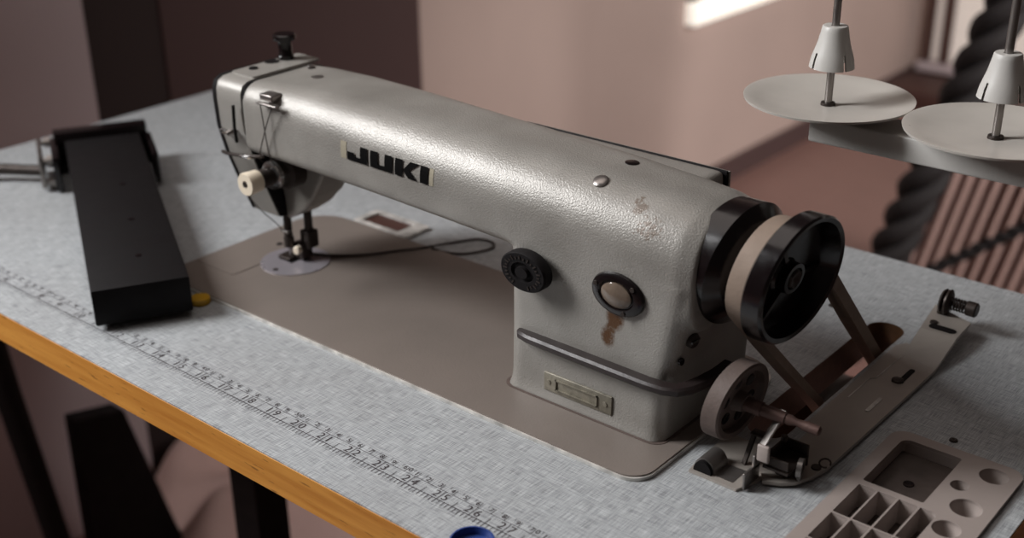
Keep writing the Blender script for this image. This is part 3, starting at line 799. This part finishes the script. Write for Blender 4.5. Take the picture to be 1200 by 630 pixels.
for a, b_ in ((.055, .040), (.135, .042), (.225, .043)):
    bb.part('screw_hole', MB().lathe([(0, .0028), (.0004, .0026)], loc(a, b_, H2), seg=14), M['black'])
bb.part('yoke', lbox(L-.012, L+.006, -.010, W2+.008, .0003, .042, .001).merge(lbox(L-.085, L-.014, W2+.006, W2+.011, .004, .034, .001).bm).merge(lbox(L-.07, L-.002, -.014, -.007, .002, .036, .001).bm), M['black'])
for a, z in ((L-.004, .032), (L-.004, .010), (L-.055, .030), (L-.055, .008)):
    b = MB().lathe([(0, .0050), (.005, .0050), (.005, .0028), (.012, .0028), (.013, .002)], loc(a, -.014, z), tuple(-w2), 6)
    bb.part('bolt', b, M['steel'])
b = lbox(L-.062, L+.002, -.0265, -.0225, .004, .036, .001)
bb.part('clamp_plate', b, M['steel'])
ba = MB().tube([loc(L-.03, -.024, .012), loc(L-.01, -.06, .012), loc(L+.01, -.12, .010), loc(L+.02, -.20, .008)], .0055, 12)
bb.part('support_arm', ba, M['dark_metal'])

# ------------------------------------------------------------------ thread stand
ts = Thing('thread_stand', 'grey thread stand with a bar of spool plates at the back right of the table', 'thread stand', (.893, .32, 0))
SX = (.7036, .8188); SY = .3195; SZ = .1762
ts.part('cross_bar', MB().box((.699, .303, .1525), (1.01, .337, .1695), bevel=.0015), M['grey_plastic'])
ts.part('pole', MB().cyl((.893, .32, .002), (.893, .32, .1525), .008), M['grey_plastic'])
ts.part('pole_base', MB().lathe([(0.0003, .017), (.006, .016), (.012, .010)], (.893, .32, 0), seg=24), M['grey_plastic'])
for sx in SX:
    pt = ts.part('spool_plate', MB().lathe([(.0, .010), (.0005, .030), (.0040, .050), (.0062, .0570), (.0078, .0575), (.0078, .0562), (.0055, .048), (.0026, .030), (.0018, .001)], (sx, SY, SZ-.0030), seg=72), M['spool_plate'], smooth=50)
    ts.part('spool_pin', MB().cyl((sx, SY, SZ-.006), (sx, SY, .36), .0026, seg=16), M['steel'])
    ts.part('pin_nut', MB().lathe([(0, .0052), (.0026, .0048), (.0026, .001)], (sx, SY, SZ-.0018), seg=18), M['dark_metal'], parent=pt)
    zb, zt = .2018, .2265
    cn = MB()
    outer = [(0, .0152), (.0055, .0143), (.0105, .0128), (.016, .0110), (.025, .0090), (.0275, .0086), (.0282, .0080), (.0282, .0032)]
    seg = 48; slots = {5, 17, 29, 41}; vs = []; fs = []
    prof = outer+[(.0262, .0032), (.0255, .0072), (.016, .0096), (.0105, .0114), (.0055, .0129), (0, .0138)]
    for t, r in prof:
        for k in range(seg):
            a = 2*PI*k/seg+.35; vs.append((sx+r*math.cos(a), SY+r*math.sin(a), zb+t))
    n = len(prof)
    # slots: leave out the lower band of wall
    extra = []
    tq = [p[0] for p in prof]
    for i in range(n):
        j = (i+1) % n
        for k in range(seg):
            k2 = (k+1) % seg
            if k in slots and (i in (0, 1) or i in (n-3, n-2, n-1)): continue
            fs.append((i*seg+k, i*seg+k2, j*seg+k2, j*seg+k))
    cn._add(vs, fs)
    ts.part('spool_cone', cn, M['grey_plastic'], smooth=40)

# ------------------------------------------------------------------ things in the background
# window on the left wall: sill with daylight put in as glow, and frame
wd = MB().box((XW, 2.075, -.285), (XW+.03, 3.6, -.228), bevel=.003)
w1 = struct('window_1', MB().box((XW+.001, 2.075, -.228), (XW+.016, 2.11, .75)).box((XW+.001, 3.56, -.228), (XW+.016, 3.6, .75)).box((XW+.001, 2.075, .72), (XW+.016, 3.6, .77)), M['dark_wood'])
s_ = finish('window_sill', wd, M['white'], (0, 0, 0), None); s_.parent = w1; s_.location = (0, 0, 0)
p_ = finish('window_pane', MB().box((XW+.001, 2.11, -.228), (XW+.006, 3.56, .72)), M['wall_darker'], (0, 0, 0), None); p_.parent = w1; p_.location = (0, 0, 0)
w2_ = struct('window_2', MB().box((-.47, 3.478, -.66), (-.445, 3.5, .9)).box((-.415, 3.47, -.66), (-.385, 3.5, .9)).box((.30, 3.47, -.66), (.33, 3.5, .9)).box((-.47, 3.47, .87), (.33, 3.5, .9)), M['dark_wood'])
s2_ = finish('window_sill', MB().box((-.48, 3.45, -.69), (.34, 3.5, -.665), bevel=.003), M['wall_pale'], (0, 0, 0), None); s2_.parent = w2_; s2_.location = (0, 0, 0)
p2_ = finish('window_pane', MB().box((-.445, 3.490, -.66), (.30, 3.4995, .87)), M['pane'], (0, 0, 0), None); p2_.parent = w2_; p2_.location = (0, 0, 0)
# dark low cabinet standing below
cb = Thing('low_cabinet', 'low dark brown cabinet standing at the far end of the room', 'cabinet', (-.33, 3.4, -.75))
cb.part('cabinet_body', MB().box((-.49, 3.22, -.75), (.10, 3.44, -.695), bevel=.005), M['dark_wood'])

def rope(label, a, b_, R_, r_, turns, strands, wob=0.):
    a = Vector(a); b_ = Vector(b_); t = (b_-a).normalized(); u = t.cross(Vector((0, 1, 0))).normalized(); v = t.cross(u); mb = MB()
    for s in range(strands):
        pts = []
        for k in range(121):
            f = k/120; th = 2*PI*(turns*f+s/strands)
            pts.append(a+(b_-a)*f+(u*math.cos(th)+v*math.sin(th))*R_)
        mb.tube(pts, r_, 10)
    return solo('twisted_rope', label, 'rope', mb, M['rope'], tuple(a))
rope('thick black twisted rope slanting up behind the thread stand', (.175, 1.62, -.745), (.52, 1.62, .42), .0230, .0185, 6.5, 3)
rope('thin black twisted rope crossing in front of the pleated pink cloth', (.044, 1.55, -.742), (.62, 1.55, -.27), .006, .006, 16, 2)
# pleated cloth
b = MB(); nx, nz = 240, 24; vs = []; fs = []
for j in range(nz+1):
    f = j/nz
    for i in range(nx+1):
        s = i/nx; x = .20+.62*s+.085*f-.085; z = -.745+.375*f
        d = math.cos(2*PI*s*24); y = 1.86-.013*d+.03*(1-f)*0
        if f > .93: y += (f-.93)*1.2
        vs.append((x, y, z))
for j in range(nz):
    for i in range(nx): fs.append((j*(nx+1)+i, j*(nx+1)+i+1, (j+1)*(nx+1)+i+1, (j+1)*(nx+1)+i))
b._add(vs, fs)
pc = solo('pleated_cloth', 'dusty pink pleated cloth hanging on the low rail behind the table', 'cloth', b, M['pleat'], (.5, 1.86, -.75), smooth=60)
md = pc.modifiers.new('thickness', 'SOLIDIFY'); md.thickness = .004
# dark chair under the left end of the table
ch = Thing('black_chair', 'black chair standing in shadow beyond the left end of the table', 'chair', (-.28, .30, -.75))
ch.part('backrest', MB()._add(*quadplate([(-.300, .2536, -.4225), (-.300, .3227, -.4376), (-.300, .392, -.715), (-.300, .248, -.735)], .03)).bevel(.008, 2, 30), M['black_matte'])
b = MB()
b.tube([(-.295, .168, -.20), (-.295, .183, -.36), (-.295, .205, -.55), (-.295, .226, -.742)], .0165, 12)
ch.part('leg', b, M['black_matte'])
ch.part('leg', MB().tube([(-.300, .38, -.69), (-.285, .42, -.715), (-.275, .45, -.738)], .010, 10), M['black_matte'])
# crumpled cloth heap on the floor
b = MB(); g = 40; vs = []; fs = []
for j in range(g+1):
    for i in range(g+1):
        x, y = i/g*2-1, j/g*2-1; r2 = x*x+y*y
        h = .12*max(0, 1-r2)**.7*(1+.5*math.sin(5*x+3*y)*math.cos(4*y-2*x))+.012*math.sin(11*x)*math.cos(9*y)*(1 if r2 < .9 else 0)
        vs.append((-.26+.26*x, .60+.26*y, -.748+max(h, 0)))
for j in range(g):
    for i in range(g): fs.append((j*(g+1)+i, j*(g+1)+i+1, (j+1)*(g+1)+i+1, (j+1)*(g+1)+i))
b._add(vs, fs)
solo('floor_cloth', 'crumpled brown cloth heaped on the floor under the table', 'cloth', b, M['cloth'], (-.26, .6, -.75), smooth=80)

# ------------------------------------------------------------------ light
def area(name, pos, tgt, sx, sy, power, col):
    l = bpy.data.lights.new(name, 'AREA'); l.shape = 'RECTANGLE'; l.size = sx; l.size_y = sy; l.energy = power; l.color = col
    o = bpy.data.objects.new(name, l); COL.objects.link(o); o.location = Vector(pos)+Vector((0, 0, Z0))
    d = (Vector(tgt)-Vector(pos)).normalized(); o.rotation_euler = d.to_track_quat('-Z', 'Y').to_euler(); return o
area('window_light', (-.82, -.62, 1.24), (.45, .12, .05), 1.0, .95, 96, (.985, .99, 1.0))
area('background_fill', (2.4, 1.2, 1.2), (-.25, 2.3, -.35), .9, .9, 19, (1.0, .97, .95)).data.spread = math.radians(70)  # added fill for far wall and cloth, set apart from any window
area('overhead_fill', (.05, .15, 1.85), (.2, .2, 0), 1.3, 1.3, 7.5, (1.0, .90, .84))  # added soft fill imitating bounce from above, no lamp hangs here
wo = bpy.data.worlds.new('world'); scene.world = wo; wo.use_nodes = True
bg = wo.node_tree.nodes['Background']; bg.inputs[0].default_value = (1.0, .80, .73, 1); bg.inputs[1].default_value = .035
scene.view_settings.view_transform = 'Standard'
scene.view_settings.look = 'None'
scene.view_settings.exposure = 0
